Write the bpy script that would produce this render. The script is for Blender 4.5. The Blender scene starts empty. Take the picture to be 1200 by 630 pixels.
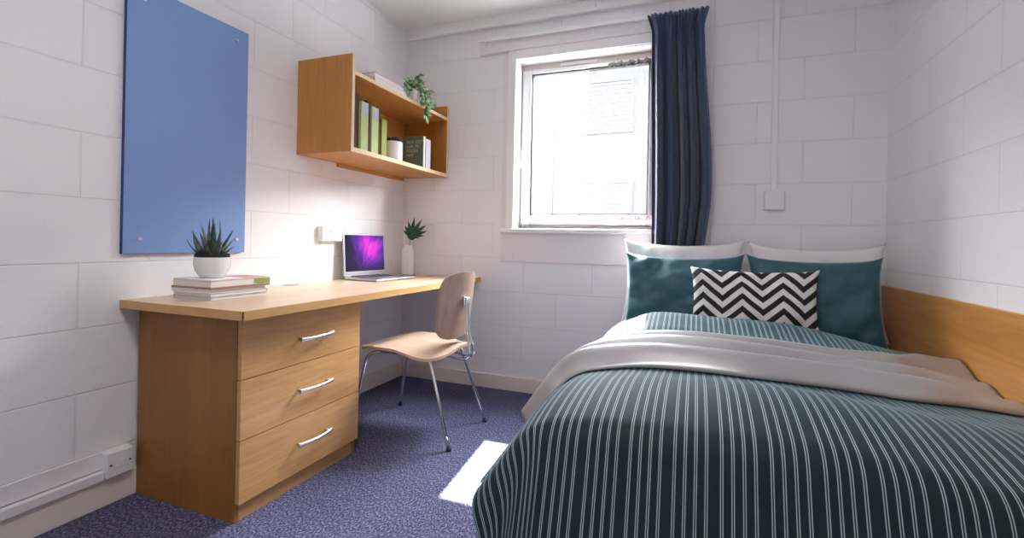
import bpy, bmesh, math, random
from mathutils import Vector, Matrix, noise
random.seed(7)
C = bpy.context.scene.collection
R = math.radians
PI = math.pi
W = 2.868      # room width
CZ = 2.474     # ceiling height
YF = -3.75     # wall behind the camera

# ------------------------------------------------------------------ helpers
def smooth01(t):
    t = max(0.0, min(1.0, t)); return t*t*(3-2*t)
def lerp(a, b, t): return a+(b-a)*t

class MB:
    def __init__(s): s.v = []; s.f = []; s.uv = {}; s.sm = []
    def add(s, vs, fs, smooth=False, uvs=None):
        o = len(s.v); s.v += [tuple(v) for v in vs]
        for f in fs:
            s.f.append(tuple(i+o for i in f)); s.sm.append(smooth)
        if uvs:
            for i, u in enumerate(uvs): s.uv[o+i] = u
        return s
    def box(s, x0, x1, y0, y1, z0, z1):
        vs = [(x, y, z) for z in (z0, z1) for y in (y0, y1) for x in (x0, x1)]
        return s.add(vs, [(0,2,3,1),(4,5,7,6),(0,1,5,4),(2,6,7,3),(0,4,6,2),(1,3,7,5)])
    def obox(s, M, x0, x1, y0, y1, z0, z1):
        vs = [M @ Vector((x, y, z)) for z in (z0, z1) for y in (y0, y1) for x in (x0, x1)]
        return s.add(vs, [(0,2,3,1),(4,5,7,6),(0,1,5,4),(2,6,7,3),(0,4,6,2),(1,3,7,5)])
    def grid(s, fn, nu, nv, closed_u=False, uvfn=None, smooth=True, flip=False):
        vs = []; uvs = [] if uvfn else None
        cu = nu if closed_u else nu+1
        for j in range(nv+1):
            for i in range(cu):
                vs.append(fn(i/nu, j/nv))
                if uvfn: uvs.append(uvfn(i/nu, j/nv))
        fs = []
        for j in range(nv):
            for i in range(nu):
                a = j*cu+i; b = j*cu+(i+1) % cu
                q = (a, b, b+cu, a+cu)
                fs.append(q[::-1] if flip else q)
        return s.add(vs, fs, smooth, uvs)
    def lathe(s, prof, cx, cy, z0=0, n=32, cap=True):
        k = len(prof)
        vs = [(cx+r*math.cos(2*PI*i/n), cy+r*math.sin(2*PI*i/n), z0+z) for r, z in prof for i in range(n)]
        fs = [(j*n+i, j*n+(i+1) % n, (j+1)*n+(i+1) % n, (j+1)*n+i) for j in range(k-1) for i in range(n)]
        s.add(vs, fs, True)
        if cap:
            o = len(s.v)-len(vs)
            s.f.append(tuple(o+i for i in range(n))[::-1]); s.sm.append(False)
            s.f.append(tuple(o+(k-1)*n+i for i in range(n))); s.sm.append(False)
        return s
    def tube(s, pts, r, n=10, sub=6, smooth_path=True):
        P = [Vector(p) for p in pts]
        if smooth_path and len(P) > 2:
            Q = []
            E = [P[0]*2-P[1]]+P+[P[-1]*2-P[-2]]
            for i in range(1, len(E)-2):
                for k in range(sub):
                    t = k/sub; a, b, c, d = E[i-1], E[i], E[i+1], E[i+2]
                    Q.append(0.5*((2*b)+(c-a)*t+(2*a-5*b+4*c-d)*t*t+(3*b-a-3*c+d)*t**3))
            Q.append(P[-1]); P = Q
        rr = r if callable(r) else (lambda t: r)
        up = None; vs = []
        for i, p in enumerate(P):
            t = (P[min(i+1, len(P)-1)]-P[max(i-1, 0)]).normalized()
            if up is None:
                up = t.orthogonal().normalized()
            up = (up-t*up.dot(t)).normalized(); bi = t.cross(up)
            q = rr(i/(len(P)-1))
            for k in range(n):
                a = 2*PI*k/n; vs.append(p+up*(q*math.cos(a))+bi*(q*math.sin(a)))
        m = len(P)
        fs = [(j*n+i, j*n+(i+1) % n, (j+1)*n+(i+1) % n, (j+1)*n+i) for j in range(m-1) for i in range(n)]
        s.add(vs, fs, True)
        o = len(s.v)-len(vs)
        s.f.append(tuple(o+i for i in range(n))[::-1]); s.sm.append(False)
        s.f.append(tuple(o+(m-1)*n+i for i in range(n))); s.sm.append(False)
        return s
    def build(s, name, mat, parent=None, bevel=0, solid=0, segs=2, origin=None):
        me = bpy.data.meshes.new(name)
        vs = s.v
        if origin is not None:
            vs = [(v[0]-origin[0], v[1]-origin[1], v[2]-origin[2]) for v in vs]
        me.from_pydata(vs, [], s.f); me.update()
        for p, sm in zip(me.polygons, s.sm): p.use_smooth = sm
        if s.uv:
            l = me.uv_layers.new(name='UVMap')
            for lp in me.loops:
                l.data[lp.index].uv = s.uv.get(lp.vertex_index, (0, 0))
        bm = bmesh.new(); bm.from_mesh(me)
        if not s.uv: bmesh.ops.recalc_face_normals(bm, faces=bm.faces)
        bm.to_mesh(me); bm.free()
        o = bpy.data.objects.new(name, me); C.objects.link(o)
        me.materials.append(mat)
        if parent is not None: o.parent = parent
        if origin is not None: o.location = origin
        if solid:
            m = o.modifiers.new('s', 'SOLIDIFY'); m.thickness = solid; m.offset = 0
        if bevel:
            m = o.modifiers.new('b', 'BEVEL'); m.width = bevel; m.segments = segs; m.limit_method = 'ANGLE'; m.angle_limit = R(40)
        return o

def thing(name, label, cat, loc, rz=0, group=None):
    o = bpy.data.objects.new(name, None); C.objects.link(o)
    o.empty_display_size = .05
    o.location = loc; o.rotation_euler = (0, 0, rz)
    return tag(o, label, cat, group)
def tag(o, label, cat, group=None, kind=None):
    o['label'] = label; o['category'] = cat
    if group: o['group'] = group
    if kind: o['kind'] = kind
    return o
def struct(o):
    o['kind'] = 'structure'; return o

# ------------------------------------------------------------------ materials
def srgb(r, g, b):
    f = lambda c: (c/255/12.92) if c/255 <= .04045 else ((c/255+.055)/1.055)**2.4
    return (f(r), f(g), f(b), 1)
def newmat(name):
    m = bpy.data.materials.new(name); m.use_nodes = True
    nt = m.node_tree; b = nt.nodes['Principled BSDF']
    return m, nt, b
def N(nt, t, **kw):
    n = nt.nodes.new(t)
    for k, v in kw.items():
        if k in n.inputs: n.inputs[k].default_value = v
        else: setattr(n, k, v)
    return n
def plain(name, col, rough=.5, metal=0, spec=.5, bump=0, bscale=80, var=0):
    m, nt, b = newmat(name)
    b.inputs['Base Color'].default_value = col; b.inputs['Roughness'].default_value = rough
    b.inputs['Metallic'].default_value = metal; b.inputs['Specular IOR Level'].default_value = spec
    tc = N(nt, 'ShaderNodeTexCoord')
    no = N(nt, 'ShaderNodeTexNoise', Scale=bscale, Detail=4.0)
    nt.links.new(tc.outputs['Object'], no.inputs['Vector'])
    if bump:
        bp = N(nt, 'ShaderNodeBump', Strength=bump, Distance=.002)
        nt.links.new(no.outputs['Fac'], bp.inputs['Height']); nt.links.new(bp.outputs['Normal'], b.inputs['Normal'])
    if var:
        n2 = N(nt, 'ShaderNodeTexNoise', Scale=bscale*.15, Detail=3.0)
        nt.links.new(tc.outputs['Object'], n2.inputs['Vector'])
        mx = N(nt, 'ShaderNodeMix', data_type='RGBA')
        mx.inputs[6].default_value = tuple(c*(1-var) for c in col[:3])+(1,)
        mx.inputs[7].default_value = tuple(min(1, c*(1+var)) for c in col[:3])+(1,)
        nt.links.new(n2.outputs['Fac'], mx.inputs[0]); nt.links.new(mx.outputs[2], b.inputs['Base Color'])
    return m
def ramp(nt, stops):
    r = N(nt, 'ShaderNodeValToRGB')
    e = r.color_ramp.elements
    while len(e) > 1: e.remove(e[-1])
    e[0].position = stops[0][0]; e[0].color = stops[0][1]
    for p, c in stops[1:]:
        x = e.new(p); x.color = c
    return r
def wood(name, dark, light, scale=(1, 1, 1), rough=.38, ring=5.0, contrast=1.0):
    """scale: small along the grain, large across it (object = world coordinates)"""
    m, nt, b = newmat(name)
    tc = N(nt, 'ShaderNodeTexCoord')
    mp = N(nt, 'ShaderNodeMapping'); mp.inputs['Scale'].default_value = scale
    nt.links.new(tc.outputs['Object'], mp.inputs['Vector'])
    n1 = N(nt, 'ShaderNodeTexNoise', Scale=ring, Detail=3.0, Distortion=.6)
    n2 = N(nt, 'ShaderNodeTexNoise', Scale=ring*9, Detail=5.0, Distortion=.2)
    nt.links.new(mp.outputs[0], n1.inputs['Vector']); nt.links.new(mp.outputs[0], n2.inputs['Vector'])
    mx = N(nt, 'ShaderNodeMath', operation='MULTIPLY_ADD'); mx.inputs[1].default_value = .45
    nt.links.new(n2.outputs['Fac'], mx.inputs[0])
    m2 = N(nt, 'ShaderNodeMath', operation='MULTIPLY'); m2.inputs[1].default_value = .55
    nt.links.new(n1.outputs['Fac'], m2.inputs[0]); nt.links.new(m2.outputs[0], mx.inputs[2])
    mid = tuple((a+c)/2 for a, c in zip(dark, light))
    w = .18/contrast
    r = ramp(nt, [(.5-w, dark), (.5, mid), (.5+w, light)])
    nt.links.new(mx.outputs[0], r.inputs[0]); nt.links.new(r.outputs[0], b.inputs['Base Color'])
    b.inputs['Roughness'].default_value = rough
    bp = N(nt, 'ShaderNodeBump', Strength=.06, Distance=.001)
    nt.links.new(n2.outputs['Fac'], bp.inputs['Height']); nt.links.new(bp.outputs['Normal'], b.inputs['Normal'])
    return m
def blockwall(name, axis, u0, flip_row=0):
    """painted concrete block wall; u runs along world axis, block 450 x 225 mm"""
    m, nt, b = newmat(name)
    tc = N(nt, 'ShaderNodeTexCoord'); sp = N(nt, 'ShaderNodeSeparateXYZ')
    nt.links.new(tc.outputs['Object'], sp.inputs[0])
    au = N(nt, 'ShaderNodeMath', operation='ADD'); au.inputs[1].default_value = -u0+.45*20
    nt.links.new(sp.outputs[axis], au.inputs[0])
    av = N(nt, 'ShaderNodeMath', operation='ADD'); av.inputs[1].default_value = -.198+.225*20+.0025
    nt.links.new(sp.outputs['Z'], av.inputs[0])
    cb = N(nt, 'ShaderNodeCombineXYZ'); nt.links.new(au.outputs[0], cb.inputs[0]); nt.links.new(av.outputs[0], cb.inputs[1])
    br = N(nt, 'ShaderNodeTexBrick')
    br.offset = .5; br.offset_frequency = 2; br.squash = 1
    br.inputs['Scale'].default_value = 1; br.inputs['Mortar Size'].default_value = .0035
    br.inputs['Mortar Smooth'].default_value = .6; br.inputs['Brick Width'].default_value = .45
    br.inputs['Row Height'].default_value = .225
    nt.links.new(cb.outputs[0], br.inputs['Vector'])
    no = N(nt, 'ShaderNodeTexNoise', Scale=190.0, Detail=3.0)
    nl = N(nt, 'ShaderNodeTexNoise', Scale=14.0, Detail=3.0)
    for x in (no, nl): nt.links.new(tc.outputs['Object'], x.inputs['Vector'])
    inv = N(nt, 'ShaderNodeMath', operation='SUBTRACT'); inv.inputs[0].default_value = 1.0
    nt.links.new(br.outputs['Fac'], inv.inputs[1])
    b1 = N(nt, 'ShaderNodeBump', Strength=.6, Distance=.003)
    nt.links.new(inv.outputs[0], b1.inputs['Height'])
    b2 = N(nt, 'ShaderNodeBump', Strength=.30, Distance=.0016)
    nt.links.new(no.outputs['Fac'], b2.inputs['Height']); nt.links.new(b1.outputs['Normal'], b2.inputs['Normal'])
    b3 = N(nt, 'ShaderNodeBump', Strength=.25, Distance=.004)
    nt.links.new(nl.outputs['Fac'], b3.inputs['Height']); nt.links.new(b2.outputs['Normal'], b3.inputs['Normal'])
    nt.links.new(b3.outputs['Normal'], b.inputs['Normal'])
    mx = N(nt, 'ShaderNodeMix', data_type='RGBA')
    mx.inputs[6].default_value = WALLC
    mx.inputs[7].default_value = tuple(c*.93 for c in WALLC[:3])+(1,)
    nt.links.new(br.outputs['Fac'], mx.inputs[0]); nt.links.new(mx.outputs[2], b.inputs['Base Color'])
    b.inputs['Roughness'].default_value = .55
    return m
WALLC = (.84, .832, .85, 1)
M = {}
M['wl'] = blockwall('painted blocks left', 'Y', -1.272)
M['wb'] = blockwall('painted blocks back', 'X', .696)
M['wr'] = blockwall('painted blocks right', 'Y', -.97+.225)
M['wf'] = blockwall('painted blocks front', 'X', .2)
M['plaster'] = plain('smooth painted plaster', (.80, .76, .775, 1), .6, bump=.1, bscale=120)
M['ceil'] = plain('ceiling paint', (.88, .88, .88, 1), .8, bump=.15, bscale=160)
M['white'] = plain('white gloss paint', (.86, .85, .85, 1), .3)
M['upvc'] = plain('window upvc', (.85, .85, .86, 1), .25)
M['skirt'] = plain('skirting paint', (.80, .72, .67, 1), .4)
M['beige'] = plain('beige vent strip', (.62, .56, .54, 1), .5)
M['plastic'] = plain('white plastic', (.82, .81, .83, 1), .3)
M['dark'] = plain('dark plastic', (.02, .02, .022, 1), .5)
OD, OL = srgb(168, 112, 56), srgb(208, 158, 98)
M['oak_z'] = wood('oak laminate upright', OD, OL, (1, 1, .08), contrast=.8, ring=9)
M['oak_y'] = wood('oak laminate lengthwise', srgb(178, 128, 74), srgb(216, 170, 112), (1, .08, 1), contrast=.8, ring=9)
M['oak_s'] = wood('oak laminate cabinet side', srgb(128, 82, 28), srgb(166, 114, 50), (1, 1, .05), contrast=.7, ring=5)  # same oak darkened, the cabinet side's shade is put into its colour
M['oak_shelf'] = wood('oak laminate shelf', srgb(172, 114, 46), srgb(204, 146, 74), (1, 1, .07), contrast=.8, ring=10)
M['oak_shelfy'] = wood('oak laminate shelf boards', srgb(184, 122, 56), srgb(212, 154, 84), (1, .07, 1), contrast=.8, ring=10)
M['edge'] = wood('pale edging strip', srgb(228, 194, 150), srgb(244, 220, 186), (1, .1, .1), ring=8)
M['desk'] = wood('pale beech worktop', srgb(206, 172, 138), srgb(226, 198, 168), (1, .06, 1), rough=.33, ring=8)
M['deskedge'] = wood('beech worktop edge', srgb(196, 148, 90), srgb(216, 172, 112), (1, .08, 1), ring=8)
M['panelwood'] = wood('oak wall board', srgb(176, 118, 56), srgb(206, 150, 84), (1, .07, 1), ring=7, contrast=1.1, rough=.3)
M['ply'] = wood('beech plywood', srgb(190, 160, 136), srgb(216, 190, 166), (.12, 1, 1), ring=14, rough=.3)
M['plyback'] = wood('walnut toned plywood', srgb(140, 112, 96), srgb(176, 148, 130), (1, 1, .1), ring=14, rough=.3)
M['chrome'] = plain('chrome', (.72, .72, .74, 1), .14, 1)
M['steel'] = plain('brushed nickel', (.74, .74, .75, 1), .42, 1)
M['alu'] = plain('aluminium', (.42, .42, .43, 1), .4, 1)
M['rubber'] = plain('black rubber', (.012, .012, .014, 1), .6)
M['blueboard'] = plain('blue felt', srgb(126, 156, 208), .8, bump=.25, bscale=500, var=.04)
M['boardedge'] = plain('navy board edge', srgb(58, 68, 118), .8)
M['ceramic'] = plain('glazed white ceramic', (.78, .76, .76, 1), .25)
M['soil'] = plain('dark potting grit', (.012, .012, .012, 1), .9, bump=1, bscale=300)
M['curtain'] = None

# carpet
m, nt, b = newmat('carpet'); M['carpet'] = m
tc = N(nt, 'ShaderNodeTexCoord')
mp = N(nt, 'ShaderNodeMapping'); mp.inputs['Rotation'].default_value = (0, 0, R(-28)); mp.inputs['Scale'].default_value = (1, .45, 1)
nt.links.new(tc.outputs['Object'], mp.inputs['Vector'])
v1 = N(nt, 'ShaderNodeTexVoronoi', Scale=230.0); nt.links.new(mp.outputs[0], v1.inputs['Vector'])
n1 = N(nt, 'ShaderNodeTexNoise', Scale=210.0, Detail=3.0); nt.links.new(mp.outputs[0], n1.inputs['Vector'])
n2 = N(nt, 'ShaderNodeTexNoise', Scale=5.0, Detail=4.0); nt.links.new(tc.outputs['Object'], n2.inputs['Vector'])
r1 = ramp(nt, [(.30, srgb(40, 38, 62)), (.5, srgb(84, 84, 114)), (.70, srgb(156, 154, 180))])
nt.links.new(n1.outputs['Fac'], r1.inputs[0])
mx = N(nt, 'ShaderNodeMix', data_type='RGBA', blend_type='MULTIPLY'); mx.inputs[0].default_value = 1
r2 = ramp(nt, [(.3, (.86, .86, .86, 1)), (.7, (1.0, 1.0, 1.0, 1))]); nt.links.new(n2.outputs['Fac'], r2.inputs[0])
nt.links.new(r1.outputs[0], mx.inputs[6]); nt.links.new(r2.outputs[0], mx.inputs[7])
nt.links.new(mx.outputs[2], b.inputs['Base Color'])
b.inputs['Roughness'].default_value = .95; b.inputs['Specular IOR Level'].default_value = .1
bp = N(nt, 'ShaderNodeBump', Strength=.7, Distance=.003)
nt.links.new(v1.outputs['Distance'], bp.inputs['Height']); nt.links.new(bp.outputs['Normal'], b.inputs['Normal'])

def fabric(name, col, rough=.85, sheen=.3, wscale=600, bump=.3, var=.1, tint=None):
    m, nt, b = newmat(name)
    tc = N(nt, 'ShaderNodeTexCoord')
    n1 = N(nt, 'ShaderNodeTexNoise', Scale=wscale, Detail=2.0); nt.links.new(tc.outputs['Object'], n1.inputs['Vector'])
    n2 = N(nt, 'ShaderNodeTexNoise', Scale=9.0, Detail=4.0); nt.links.new(tc.outputs['Object'], n2.inputs['Vector'])
    mx = N(nt, 'ShaderNodeMix', data_type='RGBA')
    mx.inputs[6].default_value = tuple(c*(1-var) for c in col[:3])+(1,)
    mx.inputs[7].default_value = tuple(c*(1+var) for c in col[:3])+(1,)
    nt.links.new(n2.outputs['Fac'], mx.inputs[0]); nt.links.new(mx.outputs[2], b.inputs['Base Color'])
    b.inputs['Roughness'].default_value = rough
    b.inputs['Sheen Weight'].default_value = sheen; b.inputs['Sheen Roughness'].default_value = .4
    if tint: b.inputs['Sheen Tint'].default_value = tint
    bp = N(nt, 'ShaderNodeBump', Strength=bump, Distance=.001)
    nt.links.new(n1.outputs['Fac'], bp.inputs['Height']); nt.links.new(bp.outputs['Normal'], b.inputs['Normal'])
    return m
M['curtain'] = fabric('navy curtain cloth', srgb(36, 55, 92), .6, .4, 700, .15, .05)
M['whitecloth'] = fabric('white cotton', (.76, .74, .74, 1), .8, .1, 700, .1, .02)
M['sheetpink'] = fabric('pale sheet', (.72, .64, .62, 1), .8, .1, 700, .1, .02)
M['teal'] = fabric('teal velvet', srgb(38, 88, 98), .5, .5, 45, .6, .25, (.6, .85, .9, 1))
M['throw'] = fabric('grey satin throw', (.44, .44, .45, 1), .36, .05, 500, .05, .03)
M['throw'].node_tree.nodes['Principled BSDF'].inputs['Metallic'].default_value = .5
M['divan'] = fabric('grey divan cloth', (.12, .12, .13, 1), .9, .1)

# striped duvet: stripes follow the cloth's own width coordinate
m, nt, b = newmat('striped duvet cotton'); M['duvet'] = m
uv = N(nt, 'ShaderNodeUVMap'); sp = N(nt, 'ShaderNodeSeparateXYZ'); nt.links.new(uv.outputs[0], sp.inputs[0])
def mth(op, a, bb=None, c=None):
    n = N(nt, 'ShaderNodeMath', operation=op)
    for i, x in enumerate((a, bb, c)):
        if x is None: continue
        if isinstance(x, (int, float)): n.inputs[i].default_value = x
        else: nt.links.new(x, n.inputs[i])
    return n.outputs[0]
PER = .0865; STEP = .0197
u = mth('MULTIPLY', mth('FRACT', mth('DIVIDE', sp.outputs['X'], PER)), PER)   # 0..PER
best = None
for k in range(4):
    for s_ in (-1, 1):
        d = mth('ABSOLUTE', mth('SUBTRACT', u, .0135+k*STEP+s_*.0021))
        best = d if best is None else mth('MINIMUM', best, d)
mr = N(nt, 'ShaderNodeMapRange'); mr.inputs['From Min'].default_value = .0012; mr.inputs['From Max'].default_value = .0005
nt.links.new(best, mr.inputs['Value'])
mx = N(nt, 'ShaderNodeMix', data_type='RGBA')
mx.inputs[6].default_value = srgb(12, 40, 47); mx.inputs[7].default_value = srgb(158, 182, 186)
nt.links.new(mr.outputs[0], mx.inputs[0]); nt.links.new(mx.outputs[2], b.inputs['Base Color'])
b.inputs['Roughness'].default_value = .7; b.inputs['Specular IOR Level'].default_value = .3; b.inputs['Sheen Weight'].default_value = .4; b.inputs['Sheen Roughness'].default_value = .35
b.inputs['Sheen Tint'].default_value = (.45, .72, .82, 1)
tc = N(nt, 'ShaderNodeTexCoord'); nz = N(nt, 'ShaderNodeTexNoise', Scale=900.0); nt.links.new(tc.outputs['Object'], nz.inputs['Vector'])
bp = N(nt, 'ShaderNodeBump', Strength=.15, Distance=.0006); nt.links.new(nz.outputs['Fac'], bp.inputs['Height']); nt.links.new(bp.outputs['Normal'], b.inputs['Normal'])

# chevron cotton (u,v = 0..1 over the cushion)
m, nt, b = newmat('chevron cotton'); M['chevron'] = m
uv = N(nt, 'ShaderNodeUVMap'); sp = N(nt, 'ShaderNodeSeparateXYZ'); nt.links.new(uv.outputs[0], sp.inputs[0])
tri = mth('PINGPONG', mth('SUBTRACT', mth('MULTIPLY', sp.outputs['X'], 3.1), .26), .5)     # 0 at peak .. .5 valley
h = mth('ADD', mth('MULTIPLY', sp.outputs['Y'], 5.2), mth('MULTIPLY', tri, 2.5))
st = mth('GREATER_THAN', mth('FRACT', mth('ADD', h, .25)), .5)
mx = N(nt, 'ShaderNodeMix', data_type='RGBA')
mx.inputs[6].default_value = (.012, .012, .014, 1); mx.inputs[7].default_value = (.72, .70, .70, 1)
nt.links.new(st, mx.inputs[0]); nt.links.new(mx.outputs[2], b.inputs['Base Color'])
b.inputs['Roughness'].default_value = .8

# sheer net
m, nt, b = newmat('sheer white net'); M['net'] = m
out = nt.nodes['Material Output']
tr = N(nt, 'ShaderNodeBsdfTransparent'); tl = N(nt, 'ShaderNodeBsdfTranslucent'); df = N(nt, 'ShaderNodeBsdfDiffuse')
tl.inputs[0].default_value = (.034, .031, .033, 1); df.inputs[0].default_value = (.24, .22, .23, 1)
a1 = N(nt, 'ShaderNodeMixShader'); a1.inputs[0].default_value = .5; nt.links.new(tl.outputs[0], a1.inputs[1]); nt.links.new(df.outputs[0], a1.inputs[2])
a2 = N(nt, 'ShaderNodeMixShader'); a2.inputs[0].default_value = .62; nt.links.new(tr.outputs[0], a2.inputs[1]); nt.links.new(a1.outputs[0], a2.inputs[2])
nt.links.new(a2.outputs[0], out.inputs['Surface'])
m, nt, b = newmat('pink lace'); M['lace'] = m
out = nt.nodes['Material Output']
tr = N(nt, 'ShaderNodeBsdfTransparent'); df = N(nt, 'ShaderNodeBsdfDiffuse'); df.inputs[0].default_value = (.62, .48, .54, 1)
vo = N(nt, 'ShaderNodeTexVoronoi', Scale=110.0); tc = N(nt, 'ShaderNodeTexCoord'); nt.links.new(tc.outputs['Object'], vo.inputs['Vector'])
g = N(nt, 'ShaderNodeMath', operation='GREATER_THAN'); g.inputs[1].default_value = .38; nt.links.new(vo.outputs['Distance'], g.inputs[0])
a2 = N(nt, 'ShaderNodeMixShader'); nt.links.new(g.outputs[0], a2.inputs[0]); nt.links.new(tr.outputs[0], a2.inputs[1]); nt.links.new(df.outputs[0], a2.inputs[2])
nt.links.new(a2.outputs[0], out.inputs['Surface'])
# window glass: thin pane, clear with a fresnel reflection
m, nt, b = newmat('thin clear glass'); M['glass'] = m
out = nt.nodes['Material Output']
tr = N(nt, 'ShaderNodeBsdfTransparent'); gl = N(nt, 'ShaderNodeBsdfGlossy', Roughness=.0); lw = N(nt, 'ShaderNodeLayerWeight'); lw.inputs['Blend'].default_value = .5
pw5 = N(nt, 'ShaderNodeMath', operation='POWER'); pw5.inputs[1].default_value = 5.0; nt.links.new(lw.outputs['Facing'], pw5.inputs[0])
fr = N(nt, 'ShaderNodeMath', operation='MULTIPLY_ADD'); fr.inputs[1].default_value = .9; fr.inputs[2].default_value = .04; nt.links.new(pw5.outputs[0], fr.inputs[0])
a2 = N(nt, 'ShaderNodeMixShader'); nt.links.new(fr.outputs[0], a2.inputs[0]); nt.links.new(tr.outputs[0], a2.inputs[1]); nt.links.new(gl.outputs[0], a2.inputs[2])
nt.links.new(a2.outputs[0], out.inputs['Surface'])

# laptop picture
m, nt, b = newmat('glowing screen'); M['screen'] = m
uv = N(nt, 'ShaderNodeUVMap'); sp = N(nt, 'ShaderNodeSeparateXYZ'); nt.links.new(uv.outputs[0], sp.inputs[0])
dx = mth('SUBTRACT', sp.outputs['X'], .42); dy = mth('SUBTRACT', sp.outputs['Y'], .02)
ang = mth('ARCTAN2', dy, dx); rad = mth('SQRT', mth('ADD', mth('MULTIPLY', dx, dx), mth('MULTIPLY', dy, dy)))
cb = N(nt, 'ShaderNodeCombineXYZ'); nt.links.new(mth('MULTIPLY', ang, 2.6), cb.inputs[0]); nt.links.new(mth('MULTIPLY', rad, .7), cb.inputs[1])
nz = N(nt, 'ShaderNodeTexNoise', Scale=2.2, Detail=5.0, Distortion=.5); nt.links.new(cb.outputs[0], nz.inputs['Vector'])
# bright lobe towards the upper right
ex = mth('SUBTRACT', sp.outputs['X'], .64); ey = mth('SUBTRACT', sp.outputs['Y'], .68)
rr = mth('ADD', mth('MULTIPLY', mth('MULTIPLY', ex, ex), 5.0), mth('MULTIPLY', mth('MULTIPLY', ey, ey), 2.6))
gl_ = mth('SUBTRACT', 1.0, mth('POWER', rr, .5))
val = mth('ADD', mth('MULTIPLY', gl_, .62), mth('MULTIPLY', mth('SUBTRACT', nz.outputs['Fac'], .35), .75))
rp = ramp(nt, [(.0, srgb(18, 6, 44)), (.25, srgb(58, 18, 110)), (.45, srgb(120, 26, 150)), (.65, srgb(206, 36, 164)), (.9, srgb(240, 130, 220))])
nt.links.new(val, rp.inputs[0])
b.inputs['Base Color'].default_value = (.01, .01, .01, 1); b.inputs['Roughness'].default_value = .15
nt.links.new(rp.outputs[0], b.inputs['Emission Color']); b.inputs['Emission Strength'].default_value = 1.0

def leafmat(name, c1, c2, sc=30):
    m, nt, b = newmat(name)
    tc = N(nt, 'ShaderNodeTexCoord'); n1 = N(nt, 'ShaderNodeTexNoise', Scale=float(sc), Detail=3.0); nt.links.new(tc.outputs['Object'], n1.inputs['Vector'])
    r = ramp(nt, [(.38, c1), (.62, c2)]); nt.links.new(n1.outputs['Fac'], r.inputs[0]); nt.links.new(r.outputs[0], b.inputs['Base Color'])
    b.inputs['Roughness'].default_value = .4
    return m
M['aloe'] = leafmat('aloe green', srgb(46, 62, 56), srgb(96, 112, 98), 40)
M['ivy'] = leafmat('variegated leaf', srgb(40, 92, 50), srgb(176, 204, 160), 38)
M['fern'] = leafmat('deep green leaf', srgb(24, 58, 34), srgb(44, 86, 50), 30)
M['succ'] = leafmat('dark succulent', srgb(14, 18, 16), srgb(40, 44, 38), 90)

# ------------------------------------------------------------------ room shell
def slab(name, mat, *b): return struct(MB().box(*b).build(name, mat))
slab('floor', M['carpet'], -.1, W+.1, YF-.1, .18, -.1, 0)
slab('ceiling', M['ceil'], -.1, W+.1, YF-.1, .18, CZ, CZ+.1)
slab('wall_left', M['wl'], -.12, 0, YF-.1, .18, 0, CZ)
slab('wall_right', M['wr'], W, W+.12, YF-.1, .18, 0, CZ)
slab('wall_front', M['wf'], 0, W, YF-.1, YF, 0, CZ)
WX0, WX1, WZ0, WZ1 = .852, 1.80, 1.062, 2.167      # window opening
wb = MB()
wb.box(0, WX0, 0, .185, 0, CZ); wb.box(WX1, W, 0, .185, 0, CZ)
wb.box(WX0, WX1, 0, .185, 0, WZ0); wb.box(WX0, WX1, 0, .185, WZ1, CZ)
struct(wb.build('wall_back', M['wb']))
# smooth plastered surround round the window
sr = MB()
sr.box(.760, WX0, -.008, 0, .845, 2.226); sr.box(WX1, 2.0, -.008, 0, .845, 2.226)
sr.box(WX0, WX1, -.008, 0, .845, WZ0); sr.box(WX0, WX1, -.008, 0, WZ1, 2.226)
struct(sr.build('trim_1', M['plaster'], bevel=.002))
# coving
cv = MB(); cv.box(0, 2.02, -.035, 0, 2.403, CZ)
struct(cv.build('trim_2', M['ceil'], bevel=.004))
# skirting boards
struct(MB().box(0, .016, YF, 0, 0, .099).build('baseboard_left', M['skirt'], bevel=.003))
struct(MB().box(.016, 1.66, -.016, 0, 0, .093).build('baseboard_back', M['skirt'], bevel=.003))
struct(MB().box(0, .007, YF, -1.79, .133, .196).build('trim_3', M['plaster'], bevel=.002))

# window: architrave, fixed frame, sash, glass, handle, sill
wn = bpy.data.objects.new('window_1', None); C.objects.link(wn); wn.location = (1.3, .1, WZ0); struct(wn)
def wpart(mb, name, mat, bevel=.003, parent=wn):
    o = mb.build(name, mat, parent, bevel=bevel); o.matrix_parent_inverse = Matrix.Translation(-wn.location); return o
ar = MB(); Y0, Y1 = -.024, -.008
ar.box(.797, WX0, Y0, Y1, WZ0, WZ1+.062); ar.box(WX1, WX1+.055, Y0, Y1, WZ0, WZ1+.062); ar.box(WX0, WX1, Y0, Y1, WZ1, WZ1+.062)
wpart(ar, 'architrave', M['white'])
rv = MB(); rv.box(WX0, WX0+.004, -.008, .10, WZ0, WZ1); rv.box(WX1-.004, WX1, -.008, .10, WZ0, WZ1); rv.box(WX0, WX1, -.008, .10, WZ1-.004, WZ1)
wpart(rv, 'reveal_lining', M['white'], 0)
fx = MB(); F0, F1 = .10, .17
fx.box(WX0, WX0+.012, F0, F1, WZ0, WZ1); fx.box(WX1-.06, WX1, F0, F1, WZ0, WZ1)
fx.box(WX0+.012, WX1-.06, F0, F1, WZ1-.045, WZ1); fx.box(WX0+.012, WX1-.06, F0, F1, WZ0, WZ0+.03)
wpart(fx, 'frame', M['beige'])
sa = MB(); S0, S1 = .085, .15; sx0, sx1, sz0, sz1 = WX0+.010, WX1-.05, WZ0+.028, WZ1-.042
sa.box(sx0, sx0+.062, S0, S1, sz0, sz1); sa.box(sx1-.06, sx1, S0, S1, sz0, sz1)
sa.box(sx0+.062, sx1-.06, S0, S1, sz0, sz0+.066); sa.box(sx0+.062, sx1-.06, S0, S1, sz1-.026, sz1)
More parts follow.
